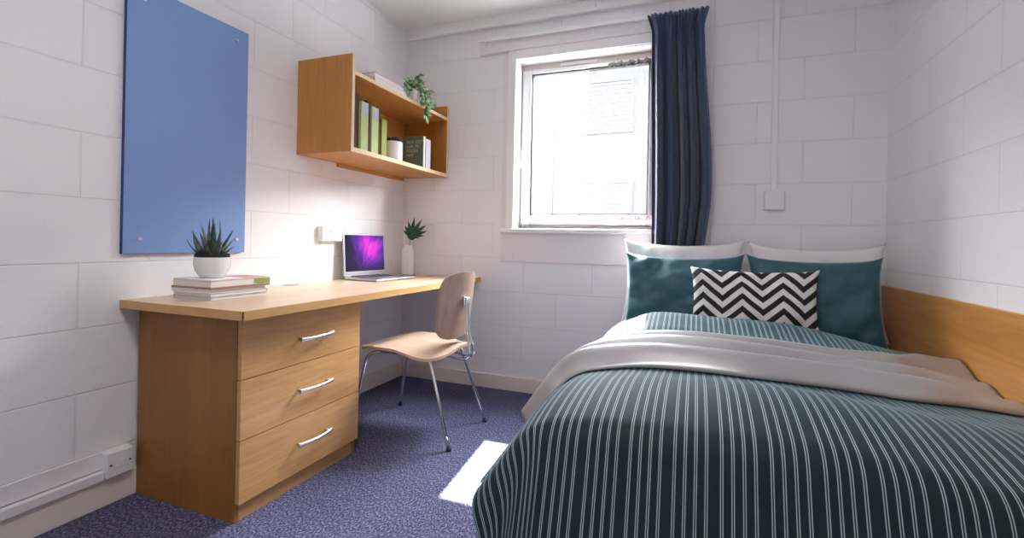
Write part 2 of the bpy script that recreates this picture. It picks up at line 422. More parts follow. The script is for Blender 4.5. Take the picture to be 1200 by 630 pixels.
so = wpart(sa, 'sash', M['upvc'], .005)
gk = MB()
gx0, gx1, gz0, gz1 = sx0+.062, sx1-.06, sz0+.066, sz1-.026
t = .009
gk.box(gx0, gx0+t, .095, .13, gz0, gz1); gk.box(gx1-t, gx1, .095, .13, gz0, gz1); gk.box(gx0, gx1, .095, .13, gz0, gz0+t); gk.box(gx0, gx1, .095, .13, gz1-t, gz1)
wpart(gk, 'gasket', M['dark'], 0)
wpart(MB().box(gx0, gx1, .115, .119, gz0, gz1), 'glass', M['glass'], 0)
hd = MB(); hx = .885
hd.box(hx-.013, hx+.013, S0-.012, S0, 1.50, 1.60); hd.tube([(hx, S0-.01, 1.575), (hx, S0-.04, 1.575)], .009)
wpart(hd, 'handle_plate', M['upvc'], .003)
hl = MB(); hl.tube([(hx, S0-.042, 1.58), (hx-.002, S0-.045, 1.53), (hx-.004, S0-.043, 1.46)], .0085)
wpart(hl, 'handle', M['steel'], 0)
sl = MB(); sl.box(.765, 1.86, -.045, .10, WZ0-.028, WZ0)
wpart(sl, 'window_sill', M['white'], .006)
# vent strip with little latches above the sash
vt = MB(); vt.box(1.12, 1.36, .088, .10, WZ1-.036, WZ1-.018)
for i in range(12): vt.box(1.13+i*.019, 1.14+i*.019, .084, .09, WZ1-.033, WZ1-.021)
wpart(vt, 'trickle_vent', M['upvc'], .001)

# ------------------------------------------------------------------ outside
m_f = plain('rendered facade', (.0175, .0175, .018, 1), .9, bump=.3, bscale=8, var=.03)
m_g = plain('paving', (.16, .16, .155, 1), .9)
struct(MB().box(-28, 28, .3, 20, -.7, -.6).build('ground', m_g))
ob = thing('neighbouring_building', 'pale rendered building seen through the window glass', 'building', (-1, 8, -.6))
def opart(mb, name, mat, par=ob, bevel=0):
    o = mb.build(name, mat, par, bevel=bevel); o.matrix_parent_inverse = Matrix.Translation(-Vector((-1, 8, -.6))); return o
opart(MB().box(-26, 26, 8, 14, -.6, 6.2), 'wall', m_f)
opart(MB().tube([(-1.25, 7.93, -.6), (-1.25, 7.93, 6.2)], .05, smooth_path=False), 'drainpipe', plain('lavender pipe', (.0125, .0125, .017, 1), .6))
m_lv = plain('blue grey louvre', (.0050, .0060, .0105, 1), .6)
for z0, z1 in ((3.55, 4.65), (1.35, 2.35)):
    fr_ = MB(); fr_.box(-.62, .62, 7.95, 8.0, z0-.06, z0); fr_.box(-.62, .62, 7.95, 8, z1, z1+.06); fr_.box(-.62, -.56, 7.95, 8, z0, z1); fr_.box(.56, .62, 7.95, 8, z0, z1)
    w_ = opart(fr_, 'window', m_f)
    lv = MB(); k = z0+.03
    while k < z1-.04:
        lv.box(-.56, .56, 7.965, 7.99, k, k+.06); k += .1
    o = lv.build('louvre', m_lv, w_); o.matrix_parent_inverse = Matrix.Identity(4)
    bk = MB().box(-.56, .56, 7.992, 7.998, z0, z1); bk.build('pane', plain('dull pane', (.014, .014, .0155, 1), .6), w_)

# ------------------------------------------------------------------ wall items
# blue notice board
nb = thing('notice_board', 'tall blue felt notice board screwed to the left wall', 'notice board', (0, -1.57, .905))
def rel(mb, name, mat, par, **k):
    """mesh given in world coordinates, parented under par (top level, maybe rotated 0)"""
    o = mb.build(name, mat, par, **k)
    root = par
    while root.parent: root = root.parent
    if par is root: o.matrix_parent_inverse = Matrix.Translation(-Vector(root.location))
    return o
rel(MB().box(.003, .016, -1.825, -1.318, .902, 1.912), 'panel', M['boardedge'], nb, bevel=.001)
rel(MB().box(.016, .0175, -1.823, -1.318, .903, 1.911), 'felt_face', M['blueboard'], nb)
for y, z in ((-1.766, .957), (-1.360, .960), (-1.378, 1.858), (-1.766, 1.858)):
    rel(MB().tube([(.0175, y, z), (.0215, y, z)], .0075, 16, smooth_path=False), 'screw', M['steel'], nb)

# wall shelf
SX, SY0, SY1, SZ0, SZ1 = .355, -1.005, -.012, 1.412, 1.902
sh = thing('wall_shelf', 'oak box shelf on the left wall near the corner, with books and plants', 'shelf', (0, -.5, SZ0))
def upright(y0):
    return MB().box(.002, SX-.002, y0, y0+.018, SZ0, SZ1)
a = rel(upright(SY0), 'side_panel', M['oak_shelf'], sh); rel(MB().box(SX-.002, SX, SY0, SY0+.019, SZ0, SZ1), 'edging', M['edge'], a)
a = rel(upright(SY1-.018), 'side_panel', M['oak_shelf'], sh); rel(MB().box(SX-.002, SX, SY1-.018, SY1, SZ0, SZ1), 'edging', M['edge'], a)
a = rel(MB().box(.01, SX-.004, SY0+.018, SY1-.018, SZ0+.001, SZ0+.024), 'bottom_board', M['oak_shelfy'], sh)
rel(MB().box(SX-.004, SX-.002, SY0+.018, SY1-.018, SZ0+.001, SZ0+.024), 'edging', M['edge'], a)
a = rel(MB().box(.01, SX-.004, SY0+.018, SY1-.018, 1.802, 1.822), 'top_board', M['oak_shelfy'], sh)
rel(MB().box(SX-.004, SX-.002, SY0+.018, SY1-.018, 1.802, 1.822), 'edging', M['edge'], a)
rel(MB().box(.002, .010, SY0+.018, SY1-.018, SZ0+.001, 1.822), 'back_panel', M['oak_shelfy'], sh)
rel(MB().box(.002, .022, SY0+.30, SY1-.03, SZ0-.020, SZ0+.001), 'wall_batten', M['oak_shelfy'], sh)
SB = SZ0+.024

def book(name, label, cat, x0, x1, y0, y1, z0, z1, cover, pages, spine='x+', group=None, ct=.0022, title=None):
    """closed book: cover boards, spine, page block. thickness axis is y when upright, z when lying"""
    t = thing(name, label, cat, ((x0+x1)/2, (y0+y1)/2, z0), 0, group)
    cv = MB(); pg = MB()
    lying = (z1-z0) < (y1-y0)
    if lying:
        cv.box(x0, x1, y0, y1, z0, z0+ct); cv.box(x0, x1, y0, y1, z1-ct, z1)
        if spine == 'x-': cv.box(x0, x0+ct, y0, y1, z0+ct, z1-ct); pg.box(x0+ct, x1-.003, y0+.003, y1-.003, z0+ct, z1-ct)
        else: cv.box(x0, x1, y1-ct, y1, z0+ct, z1-ct); pg.box(x0+.003, x1-.003, y0+.003, y1-ct, z0+ct, z1-ct)
    else:
        cv.box(x0, x1, y0, y0+ct, z0, z1); cv.box(x0, x1, y1-ct, y1, z0, z1)
        if spine == 'x+': cv.box(x1-ct, x1, y0+ct, y1-ct, z0, z1); pg.box(x0+.003, x1-ct, y0+ct, y1-ct, z0+.003, z1-.003)
        else: cv.box(x0, x0+ct, y0+ct, y1-ct, z0, z1); pg.box(x0+ct, x1-.003, y0+ct, y1-ct, z0+.003, z1-.003)
    rel(cv, 'cover', cover, t); rel(pg, 'pages', pages, t)
    return t
mk = lambda n, c, r=.6: plain(n, c, r)
bc_dark = mk('umber book cloth', srgb(80, 54, 38)); bc_green = mk('pale green book cloth', srgb(196, 208, 140)); bc_green2 = mk('leaf green book cloth', srgb(146, 160, 62))
bc_sage = mk('sage green cover', srgb(104, 116, 96)); pgw = mk('paper', (.76, .74, .72, 1), .8); bc_lil = mk('lilac white cover', srgb(214, 206, 222))
bc_white = mk('white cover', (.8, .79, .78, 1), .4); bc_pink = mk('dusty pink cover', srgb(206, 150, 150)); bc_grey = mk('grey cover', srgb(170, 168, 170), .4)
bc_brown = mk('brown cover', srgb(150, 118, 92), .5); lab = mk('silver label', srgb(190, 190, 206))
gB = 'upright books in the wall shelf'
spec = [  # y0, y1, height, depth front, cover, label, silver label?
 (-.968, -.915, .285, .325, bc_dark, 'umber upright book at the near end of the shelf, tallest of the row', 0),
 (-.912, -.856, .255, .338, bc_green, 'pale green book with silver label, nearest the shelf side', 1),
 (-.853, -.826, .275, .330, bc_dark, 'umber book between the two pale green labelled books', 0),
 (-.823, -.768, .250, .338, bc_green, 'pale green book with silver label, second from the shelf side', 1),
 (-.765, -.740, .265, .330, bc_dark, 'umber book beside the short leaf green book', 0),
 (-.737, -.690, .205, .338, bc_green2, 'short leaf green book beside the white pot', 0)]
for y0, y1, h, xf, cm, lb, sl_ in spec:
    t = book('book', lb, 'book', xf-.16, xf, y0, y1, SB, SB+h, cm, pgw, 'x+', gB)
    if sl_: rel(MB().box(xf, xf+.0006, y0+.003, y1-.003, SB+h*.72, SB+h*.98), 'label', lab, t)
t = book('book', 'sage green book with pale lettering on its cover beside the white pot', 'book', .188, .338, -.305, -.273, SB, SB+.205, bc_sage, pgw, 'x-', gB, ct=.003)
def text_mesh(s, size):
    cu = bpy.data.curves.new('lettering', 'FONT'); cu.body = s; cu.size = size; cu.extrude = .0004; cu.align_x = 'LEFT'; cu.space_line = 1.0
    o = bpy.data.objects.new('tmp', cu); C.objects.link(o); bpy.context.view_layer.update()
    dg = bpy.context.evaluated_depsgraph_get(); me = bpy.data.meshes.new_from_object(o.evaluated_get(dg))
    bpy.data.objects.remove(o); return me
me = text_mesh('BOX OET\nLUA TR\nFODER\nANT', .028)
lt = bpy.data.objects.new('lettering', me); C.objects.link(lt); me.materials.append(mk('pale lettering', srgb(196, 200, 184)))
lt.parent = t; lt.matrix_parent_inverse = Matrix.Translation(-Vector(t.location)); lt.location = (.212, -.3056, SB+.158); lt.rotation_euler = (R(90), 0, 0)
book('book', 'lilac white book beside the sage green one', 'book', .17, .328, -.262, -.200, SB, SB+.195, bc_lil, pgw, 'x+', gB)
book('book', 'thin slate book at the far end of the row', 'book', .17, .322, -.198, -.185, SB, SB+.185, mk('slate cover', srgb(84, 84, 110)), pgw, 'x+', gB)

# pot in the shelf
t = thing('potted_succulent', 'dark small-leaved succulent in a white pot inside the shelf', 'potted plant', (.27, -.535, SB))
prof = [(.050, 0), (.056, .003), (.058, .02), (.058, .115), (.056, .118), (.052, .116), (.052, .108), (.001, .108)]
rel(MB().lathe(prof, .27, -.535, SB, 40, cap=False), 'pot', M['ceramic'], t)
sc = MB()
for i in range(70):
    a_ = random.uniform(0, 2*PI); r_ = .05*math.sqrt(random.random()); x, y = .27+r_*math.cos(a_), -.535+r_*math.sin(a_)
    q = random.uniform(.006, .011); zz = SB+.114+random.uniform(0, .024)
    sc.grid(lambda u, v, q=q, x=x, y=y, zz=zz: (x+q*math.sin(PI*v)*math.cos(2*PI*u), y+q*math.sin(PI*v)*math.sin(2*PI*u), zz-q*1.1*math.cos(PI*v)), 7, 5, True)
rel(sc, 'foliage', M['succ'], t)

# books lying on top of the shelf
TZ = 1.822
book('book', 'thick white paperback lying on the shelf top, lower of two', 'book', .12, .335, -.80, -.49, TZ, TZ+.034, bc_white, pgw, 'x-', 'books lying on the shelf top', ct=.002)
book('book', 'pink edged white book lying on the shelf top, upper of two', 'book', .11, .325, -.79, -.48, TZ+.034, TZ+.062, bc_pink, pgw, 'x-', 'books lying on the shelf top', ct=.003)

# trailing plant on the shelf top
def leaf_quad(mb, p, d, n, L, Wd, cup=.15, k=6):
    """leaf blade from p along d, normal n"""
    d = d.normalized(); s = d.cross(n).normalized(); n = s.cross(d).normalized()
    vs = []; fs = []
    for i in range(k+1):
        t = i/k; w = Wd*math.sin(PI*min(1, t**.75))*(1-.15*t); 
        c = p+d*(L*t)-n*(L*cup*t*t)
        vs += [c-s*w/2+n*(w*.18), c, c+s*w/2+n*(w*.18)]
    for i in range(k):
        a = 3*i; fs += [(a, a+1, a+4, a+3), (a+1, a+2, a+5, a+4)]
    mb.add(vs, fs, True)
pc = Vector((.275, -.375, TZ))
t = thing('trailing_plant', 'variegated trailing plant in a white pot on top of the shelf', 'potted plant', tuple(pc))
rel(MB().lathe([(.042, 0), (.048, .004), (.056, .085), (.058, .088), (.054, .088), (.052, .078), (.001, .078)], pc.x, pc.y, TZ, 32, cap=False), 'pot', M['ceramic'], t)
rel(MB().lathe([(.0525, .074), (.03, .08), (.001, .081)], pc.x, pc.y, TZ, 24, cap=False), 'soil', M['soil'], t)
fo = MB(); stm = MB()
random.seed(11)
tips = []
for i in range(26):
    a_ = random.uniform(0, 2*PI); h_ = random.uniform(.02, .10); r_ = random.uniform(.02, .105)
    tips.append((pc+Vector((.01, 0, .075)), pc+Vector((.012+.35*r_*math.cos(a_), .9*r_*math.sin(a_)*1.0, .10+h_*.8))))
vines = []
for (ex, ey, ez) in ((.125, -.06, -.02), (.115, .0, -.075), (.10, .035, -.05), (.125, .05, .0), (.13, -.02, -.10), (.06, .13, .02), (.06, -.12, .05)):
    s0 = pc+Vector((.02, 0, .08)); m0 = pc+Vector((ex*.75, ey*.8, .10)); e0 = pc+Vector((ex, ey, ez))
    vines.append([s0, m0, pc+Vector((ex, ey, (.07+ez)/2)), e0])
for s0, e0 in tips:
    stm.tube([s0, (s0+e0)/2+Vector((0, 0, .01)), e0], .0012, 5, 3)
    for j in range(2):
        d = Vector((random.uniform(-.4, 1), random.uniform(-1, 1), random.uniform(-.5, .6)))
        leaf_quad(fo, e0-(e0-s0)*random.uniform(0, .4), d, Vector((.7, -.5, .8))+.5*Vector((random.uniform(-1, 1),)*3), random.uniform(.038, .052), random.uniform(.034, .044), .3)
for v in vines:
    stm.tube(v, .0014, 5, 4)
    for j in range(8):
        t_ = .25+.75*j/7; k = min(2, int(t_*3)); f_ = t_*3-k; p_ = v[k].lerp(v[k+1], f_)
        d = Vector((random.uniform(0, 1), random.uniform(-1, 1), random.uniform(-1, .2)))
        leaf_quad(fo, p_, d, Vector((1, -.5, .4)), random.uniform(.034, .048), random.uniform(.030, .040), .3)
rel(fo, 'foliage', M['ivy'], t, solid=.0006); rel(stm, 'stems', M['fern'], t)

# curtain pole batten + sockets + conduits
bt = MB().box(.594, 2.0, -.034, -.0003, 2.2265, 2.302).build('curtain_batten', M['plaster'], bevel=.003)
tag(bt, 'long painted wooden batten fixed above the window', 'batten')
ct = thing('curtain_track', 'slim white curtain track along the top of the window batten', 'curtain track', (1.3, -.05, 2.30))
rel(MB().box(.60, 1.985, -.062, -.050, 2.296, 2.318).box(.60, 1.985, -.066, -.046, 2.315, 2.319), 'rail', M['white'], ct, bevel=.001)
for x in (.64, 1.3, 1.96):
    rel(MB().box(x-.008, x+.008, -.05, -.034, 2.285, 2.312), 'bracket', M['white'], ct)
hk = MB().tube([(1.372, -.035, 2.455), (1.372, -.05, 2.455), (1.374, -.052, 2.43), (1.378, -.046, 2.42)], .006, 8).build('ceiling_hook', M['white'])
tag(hk, 'small white hook on the coving above the window', 'hook')
cd = MB().box(2.344, 2.372, -.014, -.0003, 1.2805, CZ-.001).build('cable_conduit', M['white'], bevel=.003)
tag(cd, 'white vertical cable conduit running down from the ceiling above the bed', 'conduit')
cd = MB().box(1.985, 2.010, -.014, -.0003, 2.3025, 2.402).build('cable_conduit', M['white'], bevel=.003)
tag(cd, 'short white conduit stub just above the navy curtain', 'conduit')
sp_ = thing('fused_spur', 'white fused spur box at the lower end of the wall conduit', 'wall switch', (2.36, 0, 1.178))
rel(MB().box(2.313, 2.409, -.030, -.0003, 1.178, 1.280), 'back_box', M['plastic'], sp_, bevel=.004)
rel(MB().box(2.316, 2.406, -.034, -.030, 1.181, 1.277), 'face_plate', M['plastic'], sp_, bevel=.0015)
rel(MB().box(2.345, 2.376, -.0375, -.034, 1.212, 1.246), 'fuse_holder', M['plastic'], sp_, bevel=.001)
for x in (2.328, 2.394): rel(MB().tube([(x, -.034, 1.229), (x, -.0355, 1.229)], .004, 12, smooth_path=False), 'screw', M['steel'], sp_)

def socket(loc_y0, y1, z0, z1, depth, name, label, gang):
    t = thing(name, label, 'electrical socket', (0, (loc_y0+y1)/2, z0))
    rel(MB().box(.0004, depth-.004, loc_y0, y1, z0, z1), 'back_box', M['plastic'], t, bevel=.004)
    rel(MB().box(depth-.004, depth, loc_y0+.002, y1-.002, z0+.002, z1-.002), 'face_plate', M['plastic'], t, bevel=.0015)
    wd = (y1-loc_y0)/gang
    if gang == 1:
        c = (loc_y0+y1)/2; zc = (z0+z1)/2
        rel(MB().box(depth, depth+.003, c-.014, c+.014, zc-.012, zc+.012), 'fuse_holder', M['white'], t, bevel=.001)
        for q in (-.031, .031): rel(MB().tube([(depth, c+q, zc), (depth+.0012, c+q, zc)], .0035, 12, smooth_path=False), 'screw', M['rubber'], t)
        return t
    for g in range(gang):
        c = loc_y0+wd*(g+.5); zc = (z0+z1)/2
        pins = MB().box(depth, depth+.0006, c-.002, c+.002, zc+.006, zc+.016)
        pins.box(depth, depth+.0006, c-.014, c-.008, zc-.012, zc-.008).box(depth, depth+.0006, c+.008, c+.014, zc-.012, zc-.008)
        rel(pins, 'pin_slots', M['dark'], t)
        rel(MB().box(depth, depth+.003, c+.018, c+.028, zc+.008, zc+.026), 'rocker_switch', M['white'], t, bevel=.001)
        rel(MB().box(depth, depth+.0018, c-.030, c-.022, zc-.004, zc+.004), 'screw', M['steel'], t, bevel=.001)
    return t
socket(-.845, -.60, .957, 1.042, .036, 'double_socket', 'white double socket box on the wall behind the laptop', 2)
socket(-1.872, -1.786, .104, .194, .042, 'fused_outlet', 'single white fused outlet box low on the left wall beside the drawers', 1)
tk = MB().box(.0165, .030, YF, -1.8725, .0995, .132).box(.0075, .0165, YF, -1.8725, .0995, .132).build('cable_trunking', M['plaster'], bevel=.003)
tag(tk, 'white cable trunking on top of the left skirting board', 'cable trunking')

# right wall board
pb = MB().box(W-.020, W-.001, -2.35, -.004, .30, .795).build('wall_board', M['panelwood'], bevel=.002)
tag(pb, 'long oak board fixed to the right wall along the bed', 'wall board')

# ------------------------------------------------------------------ desk
DZ = .733
wt = thing('desk_worktop', 'long pale beech worktop along the left wall over the drawers', 'desk', (0, -.9, .70))
rel(MB().box(.001, .617, -1.817, -.002, .703, DZ), 'board', M['desk'], wt)
rel(MB().box(.617, .620, -1.820, -.002, .703, DZ-.0003).box(.001, .620, -1.820, -1.817, .703, DZ-.0003), 'edging', M['deskedge'], wt)
rel(MB().box(.03, .57, -.022, -.002, .66, .703), 'support_batten', M['oak_y'], wt)
gm = MB().lathe([(.038, 0), (.038, .002), (.034, .004), (.001, .0045)], .055, -1.075, DZ, 32, cap=False).build('cable_grommet', plain('grey plastic', srgb(176, 174, 186), .4))
tag(gm, 'grey round cable grommet cover on the worktop by the wall', 'cable grommet')

cb_ = thing('drawer_cabinet', 'oak cabinet of three drawers under the near end of the worktop', 'drawer cabinet', (.27, -1.45, 0))
CY0, CY1 = -1.762, -1.150
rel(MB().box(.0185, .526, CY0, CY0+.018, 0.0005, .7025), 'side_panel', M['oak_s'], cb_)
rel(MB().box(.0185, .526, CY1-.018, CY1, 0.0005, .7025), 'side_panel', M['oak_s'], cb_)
rel(MB().box(.0185, .522, CY0+.018, CY1-.018, .06, .078).box(.0185, .030, CY0+.018, CY1-.018, .078, .70).box(.030, .522, CY0+.018, CY1-.018, .685, .70), 'carcass', M['oak_z'], cb_)
rel(MB().box(.506, .524, CY0+.018, CY1-.018, .0005, .06), 'plinth', M['oak_y'], cb_)
for z0, z1 in ((.066, .2785), (.2815, .4855), (.4885, .6985)):
    dr = rel(MB().box(.528, .546, CY0+.001, CY1-.001, z0, z1), 'drawer', M['oak_y'], cb_, bevel=.001)
    rel(MB().box(.06, .528, CY0+.03, CY1-.03, z0+.02, z0+.13), 'drawer_box', M['oak_z'], dr)
    zc = {.066: .178, .2815: .385, .4885: .583}[z0]
    yc = -1.433; hw = .088
    hb = MB()
    for s_ in (-1, 1):
        hb.tube([(.546, yc+s_*hw*.86, zc), (.566, yc+s_*hw*.86, zc)], .0055, 12, smooth_path=False)
    hb.grid(lambda u, v, yc=yc, zc=zc: (.568+.010*(1-(2*v-1)**2)+.0045*math.cos(2*PI*u), yc+(2*v-1)*hw, zc+.0075*math.sin(2*PI*u)*(.8+.4*(2*v-1)**2)), 14, 18, True)
    rel(hb, 'handle', M['steel'], dr)

# ------------------------------------------------------------------ desk things
# stack of books under the aloe
gD = 'books stacked under the aloe'
bz = DZ
book('book', 'grey magazine at the very bottom of the desk stack', 'book', .094, .296, -1.688, -1.432, bz, bz+.014, bc_grey, pgw, 'x-', gD, ct=.001); bz += .014
book('book', 'pale grey book second from the bottom of the desk stack', 'book', .092, .298, -1.690, -1.438, bz, bz+.013, mk('light grey cover', srgb(200, 200, 204), .4), pgw, 'y', gD, ct=.001); bz += .013
book('book', 'thin white book below the top one of the desk stack', 'book', .090, .294, -1.694, -1.440, bz, bz+.014, bc_white, pgw, 'x-', gD, ct=.0015); bz += .014
t = book('book', 'thick white book with brown lower board, topmost of the desk stack', 'book', .088, .302, -1.692, -1.430, bz, bz+.036, bc_white, pgw, 'y', gD, ct=.002)
rel(MB().box(.0875, .3025, -1.6925, -1.4295, bz, bz+.008), 'lower_board', bc_brown, t)
rel(MB().box(.3003, .3027, -1.505, -1.4300, bz+.014, bz+.030), 'green_corner', bc_green2, t)
rel(MB().box(.16, .296, -1.54, -1.434, bz+.036, bz+.0365), 'red_patch', mk('faded red', srgb(214, 150, 146)), t)
bz += .036
px_, py_ = .195, -1.608
t = thing('potted_aloe', 'spiky aloe in a white bowl pot on the stack of books', 'potted plant', (px_, py_, bz))
bowl = [(.001, .0), (.040, .0), (.046, .004), (.062, .026), (.0695, .052), (.069, .072), (.064, .088), (.0625, .092), (.060, .090), (.063, .074), (.001, .074)]
rel(MB().lathe([(r_*.92, z+.0006) for r_, z in bowl], px_, py_, bz, 48, cap=False), 'pot', M['ceramic'], t)
rel(MB().lathe([(.0612, .080), (.0600, .0885), (.0585, .0950), (.0545, .0925), (.055, .082), (.001, .083)], px_, py_, bz, 48, cap=False), 'dark_rim', M['soil'], t)
al = MB(); random.seed(5)
def blade(mb, base, az, lean, L, w0, curl):
    d0 = Vector((math.cos(az), math.sin(az), 0)); s = Vector((-math.sin(az), math.cos(az), 0)); n = 9; rows = []
    pos = Vector(base); th = lean
    for i in range(n+1):
        t = i/n; w = w0*(1-t)**.7*(1+.25*math.sin(PI*t)); tk = w*.45
        up = Vector((0, 0, math.cos(th)))+d0*math.sin(th); nn = d0*math.cos(th)-Vector((0, 0, math.sin(th)))
        rows.append([pos+s*(w/2), pos+nn*tk*.9, pos-s*(w/2), pos-nn*tk*.1])
        pos = pos+up*(L/n); th += curl/n
    vs = [v for r_ in rows for v in r_]
    fs = [(4*i+k, 4*i+(k+1) % 4, 4*i+4+(k+1) % 4, 4*i+4+k) for i in range(n) for k in range(4)]
    mb.add(vs, fs, True)
blades = [(i*2.399, .08+.048*i, .168-.005*i, -.3 if i < 3 else .15-.5*(i % 3 == 0)) for i in range(17)]
for az, ln, L, cu in blades:
    b0 = (px_+.022*math.cos(az)*min(1, ln*2), py_+.022*math.sin(az)*min(1, ln*2), bz+.084)
    blade(al, b0, az, ln, L*random.uniform(.78, 1.0), .024, cu)
# the two long outward curving blades on the camera's left
blade(al, (px_-.012, py_-.030, bz+.084), R(200), .75, .115, .018, -.9)
blade(al, (px_-.020, py_-.025, bz+.084), R(215), .95, .095, .015, -.6)
rel(al, 'foliage', M['aloe'], t)

# laptop
lp = thing('laptop', 'open silver laptop with a purple glowing screen on the worktop', 'laptop', (.192, -.515, DZ), R(-5))
LW, LD = .362, .245
def lpart(mb, name, mat, par=lp, **k): return mb.build(name, mat, par, **k)
# local: +x towards the user, y along the hinge
base = MB().box(-.12, -.12+LD, -LW/2, LW/2, .002, .015); lb = lpart(base, 'base', M['alu'], bevel=.004)
lpart(MB().box(-.105, -.01, -LW/2+.03, LW/2-.03, .0150, .0158), 'keyboard_well', M['dark'], lb)
ky = MB()
for r_ in range(5):
    for c_ in range(14):
        ky.box(-.103+r_*.0185, -.103+r_*.0185+.015, -LW/2+.034+c_*.0206, -LW/2+.034+c_*.0206+.0165, .0158, .0172)
lpart(ky, 'keys', plain('charcoal keys', (.05, .05, .055, 1), .5), lb)
lpart(MB().box(.015, .085, -.055, .055, .0150, .0154), 'trackpad', M['steel'], lb)
for s_ in (-1, 1):
    lpart(MB().tube([(-.09, s_*.15, .0), (-.09, s_*.15, .002)], .006, 10, smooth_path=False), 'foot', M['rubber'], lb)
    lpart(MB().tube([(.10, s_*.15, .0), (.10, s_*.15, .002)], .006, 10, smooth_path=False), 'foot', M['rubber'], lb)
TM = Matrix.Translation((-.121, 0, .016)) @ Matrix.Rotation(R(-4), 4, 'Y')
ld_ = lpart(MB().obox(TM, -.006, .0, -LW/2, LW/2, 0, .262), 'lid', M['alu'], bevel=.002)
scr = MB(); ss = [(-LW/2+.014, .030), (LW/2-.014, .030), (LW/2-.014, .248), (-LW/2+.014, .248)]
scr.add([TM @ Vector((.0006, y, z)) for y, z in ss], [(0, 1, 2, 3)], False, [(0, 0), (1, 0), (1, 1), (0, 1)])
lpart(scr, 'screen', M['screen'], ld_)
lpart(MB().tube([(-.122, -.12, .015), (-.122, .12, .015)], .005, 10, smooth_path=False), 'hinge', M['dark'], ld_)

# vase with leaf
vx, vy = .122, -.125
t = thing('vase_with_leaf', 'slim white bottle vase with one lobed green leaf in the desk corner', 'vase', (vx, vy, DZ))
rel(MB().lathe([(.038, 0), (.044, .003), (.045, .02), (.044, .16), (.040, .180), (.032, .192), (.030, .206), (.031, .208), (.027, .207), (.027, .14), (.001, .14)], vx, vy, DZ, 36, cap=False), 'vase', M['ceramic'], t)
lf = MB(); base_p = Vector((vx+.010, vy, DZ+.235)); cen = base_p+Vector((.018, 0, .035))
rel(MB().tube([(vx, vy, DZ+.145), (vx+.010, vy, DZ+.21), tuple(cen)], .002, 6, 4), 'stem', M['fern'], t)
nrm = Vector((.25, -.95, .15))
for k, (ang, L, w_) in enumerate(((150, .085, .026), (128, .095, .026), (108, .105, .027), (88, .118, .028), (66, .120, .030), (44, .115, .030), (22, .105, .028), (2, .085, .024), (-22, .055, .022))):
    d = Vector((math.cos(R(ang)), .12, math.sin(R(ang))))
    leaf_quad(lf, cen-d*.010, Vector((d.x*1.25, d.y, d.z)), nrm, L*1.2, w_*1.15, .08, 8)
lf.grid(lambda u, v: tuple(cen+Vector((.036*v*math.cos(2*PI*u), -.002*(1-v), .030*v*math.sin(2*PI*u)))), 16, 3, True)
rel(lf, 'leaf', M['fern'], t, solid=.0008)

# ------------------------------------------------------------------ chair
ch = thing('desk_chair', 'moulded plywood chair on chrome legs pushed up to the desk', 'chair', (.66, -.77, 0))
def crel(mb, name, mat, par=ch, **k): return rel(mb, name, mat, par, **k)
cx0, cx1, cy0, cy1 = .365, .888, -1.0, -.555
def seat_pt(u, v, off):
    # u,v in -1..1 ; squircle outline
    k = 4.0
    x, y = u, v
    m_ = max(abs(u), abs(v))
    if m_ > 1e-6:
        a_ = math.atan2(v, u); rr_ = (abs(math.cos(a_))**k+abs(math.sin(a_))**k)**(-1/k)
        mm = max(abs(math.cos(a_)), abs(math.sin(a_)))
        x, y = m_*rr_*math.cos(a_), m_*rr_*math.sin(a_)
    wv = 1.0-.06*(x < 0)*x*x*0
    narrow = 1-.06*smooth01((-x-.2)/.8)
    X = (cx0+cx1)/2+x*(cx1-cx0)/2; Y = (cy0+cy1)/2+y*(cy1-cy0)/2*narrow
    z = .444+.010*smooth01((x-.3)/.7)*(1-y*y)-.020*smooth01((-x-.45)/.55)-.030*smooth01((x+.05)/.75)*y*y-.010*math.exp(-((x-.30)/.35)**2)*(1-y*y)+.006*(1-smooth01((x+.2)/.4))*y*y
    return (X, Y, z+off)
seat = MB()
n_ = 28
for off, fl in ((0, False), (-.013, True)):
    seat.grid(lambda u, v, off=off: seat_pt(2*u-1, 2*v-1, off), n_, n_, flip=fl)
rim = []
for i in range(n_): rim.append((2*i/n_-1, -1))
for i in range(n_): rim.append((1, 2*i/n_-1))
for i in range(n_): rim.append((1-2*i/n_, 1))
for i in range(n_): rim.append((-1, 1-2*i/n_))
seat.grid(lambda u, v: seat_pt(*rim[int(round(u*len(rim))) % len(rim)], -.013*v), len(rim), 1, True)
crel(seat, 'seat', M['ply'])
def back_pt(u, v, off):
    k = 4.5; x, y = u, v; m_ = max(abs(u), abs(v))
    if m_ > 1e-6:
        a_ = math.atan2(v, u); rr_ = (abs(math.cos(a_))**k+abs(math.sin(a_))**k)**(-1/k)
        x, y = m_*rr_*math.cos(a_), m_*rr_*math.sin(a_)
    Y = -.764+x*(.184-.012*y*0)*(1-.05*max(0, -y)); Z = .652+y*.165
    X = .868+.018*y-.042*x*x+off
    return (X, Y, Z)
bk = MB()
for off, fl in ((0, True), (.012, False)):
    bk.grid(lambda u, v, off=off: back_pt(2*u-1, 2*v-1, off), n_, n_, flip=fl)
bk.grid(lambda u, v: back_pt(*rim[int(round(u*len(rim))) % len(rim)], .012*v), len(rim), 1, True)
crel(bk, 'backrest', M['plyback'])
tr_ = .0085
LEGS = {'rn': ((.765, -.915, .415), (.79, -.935, .385), (.918, -.969, .008)), 'rf': ((.765, -.625, .415), (.79, -.605, .385), (.923, -.575, .008)),
        'fn': ((.50, -.935, .412), (.455, -.955, .395), (.43, -.965, .33), (.375, -.995, .008)), 'ff': ((.50, -.605, .412), (.455, -.585, .395), (.43, -.575, .33), (.366, -.547, .008))}
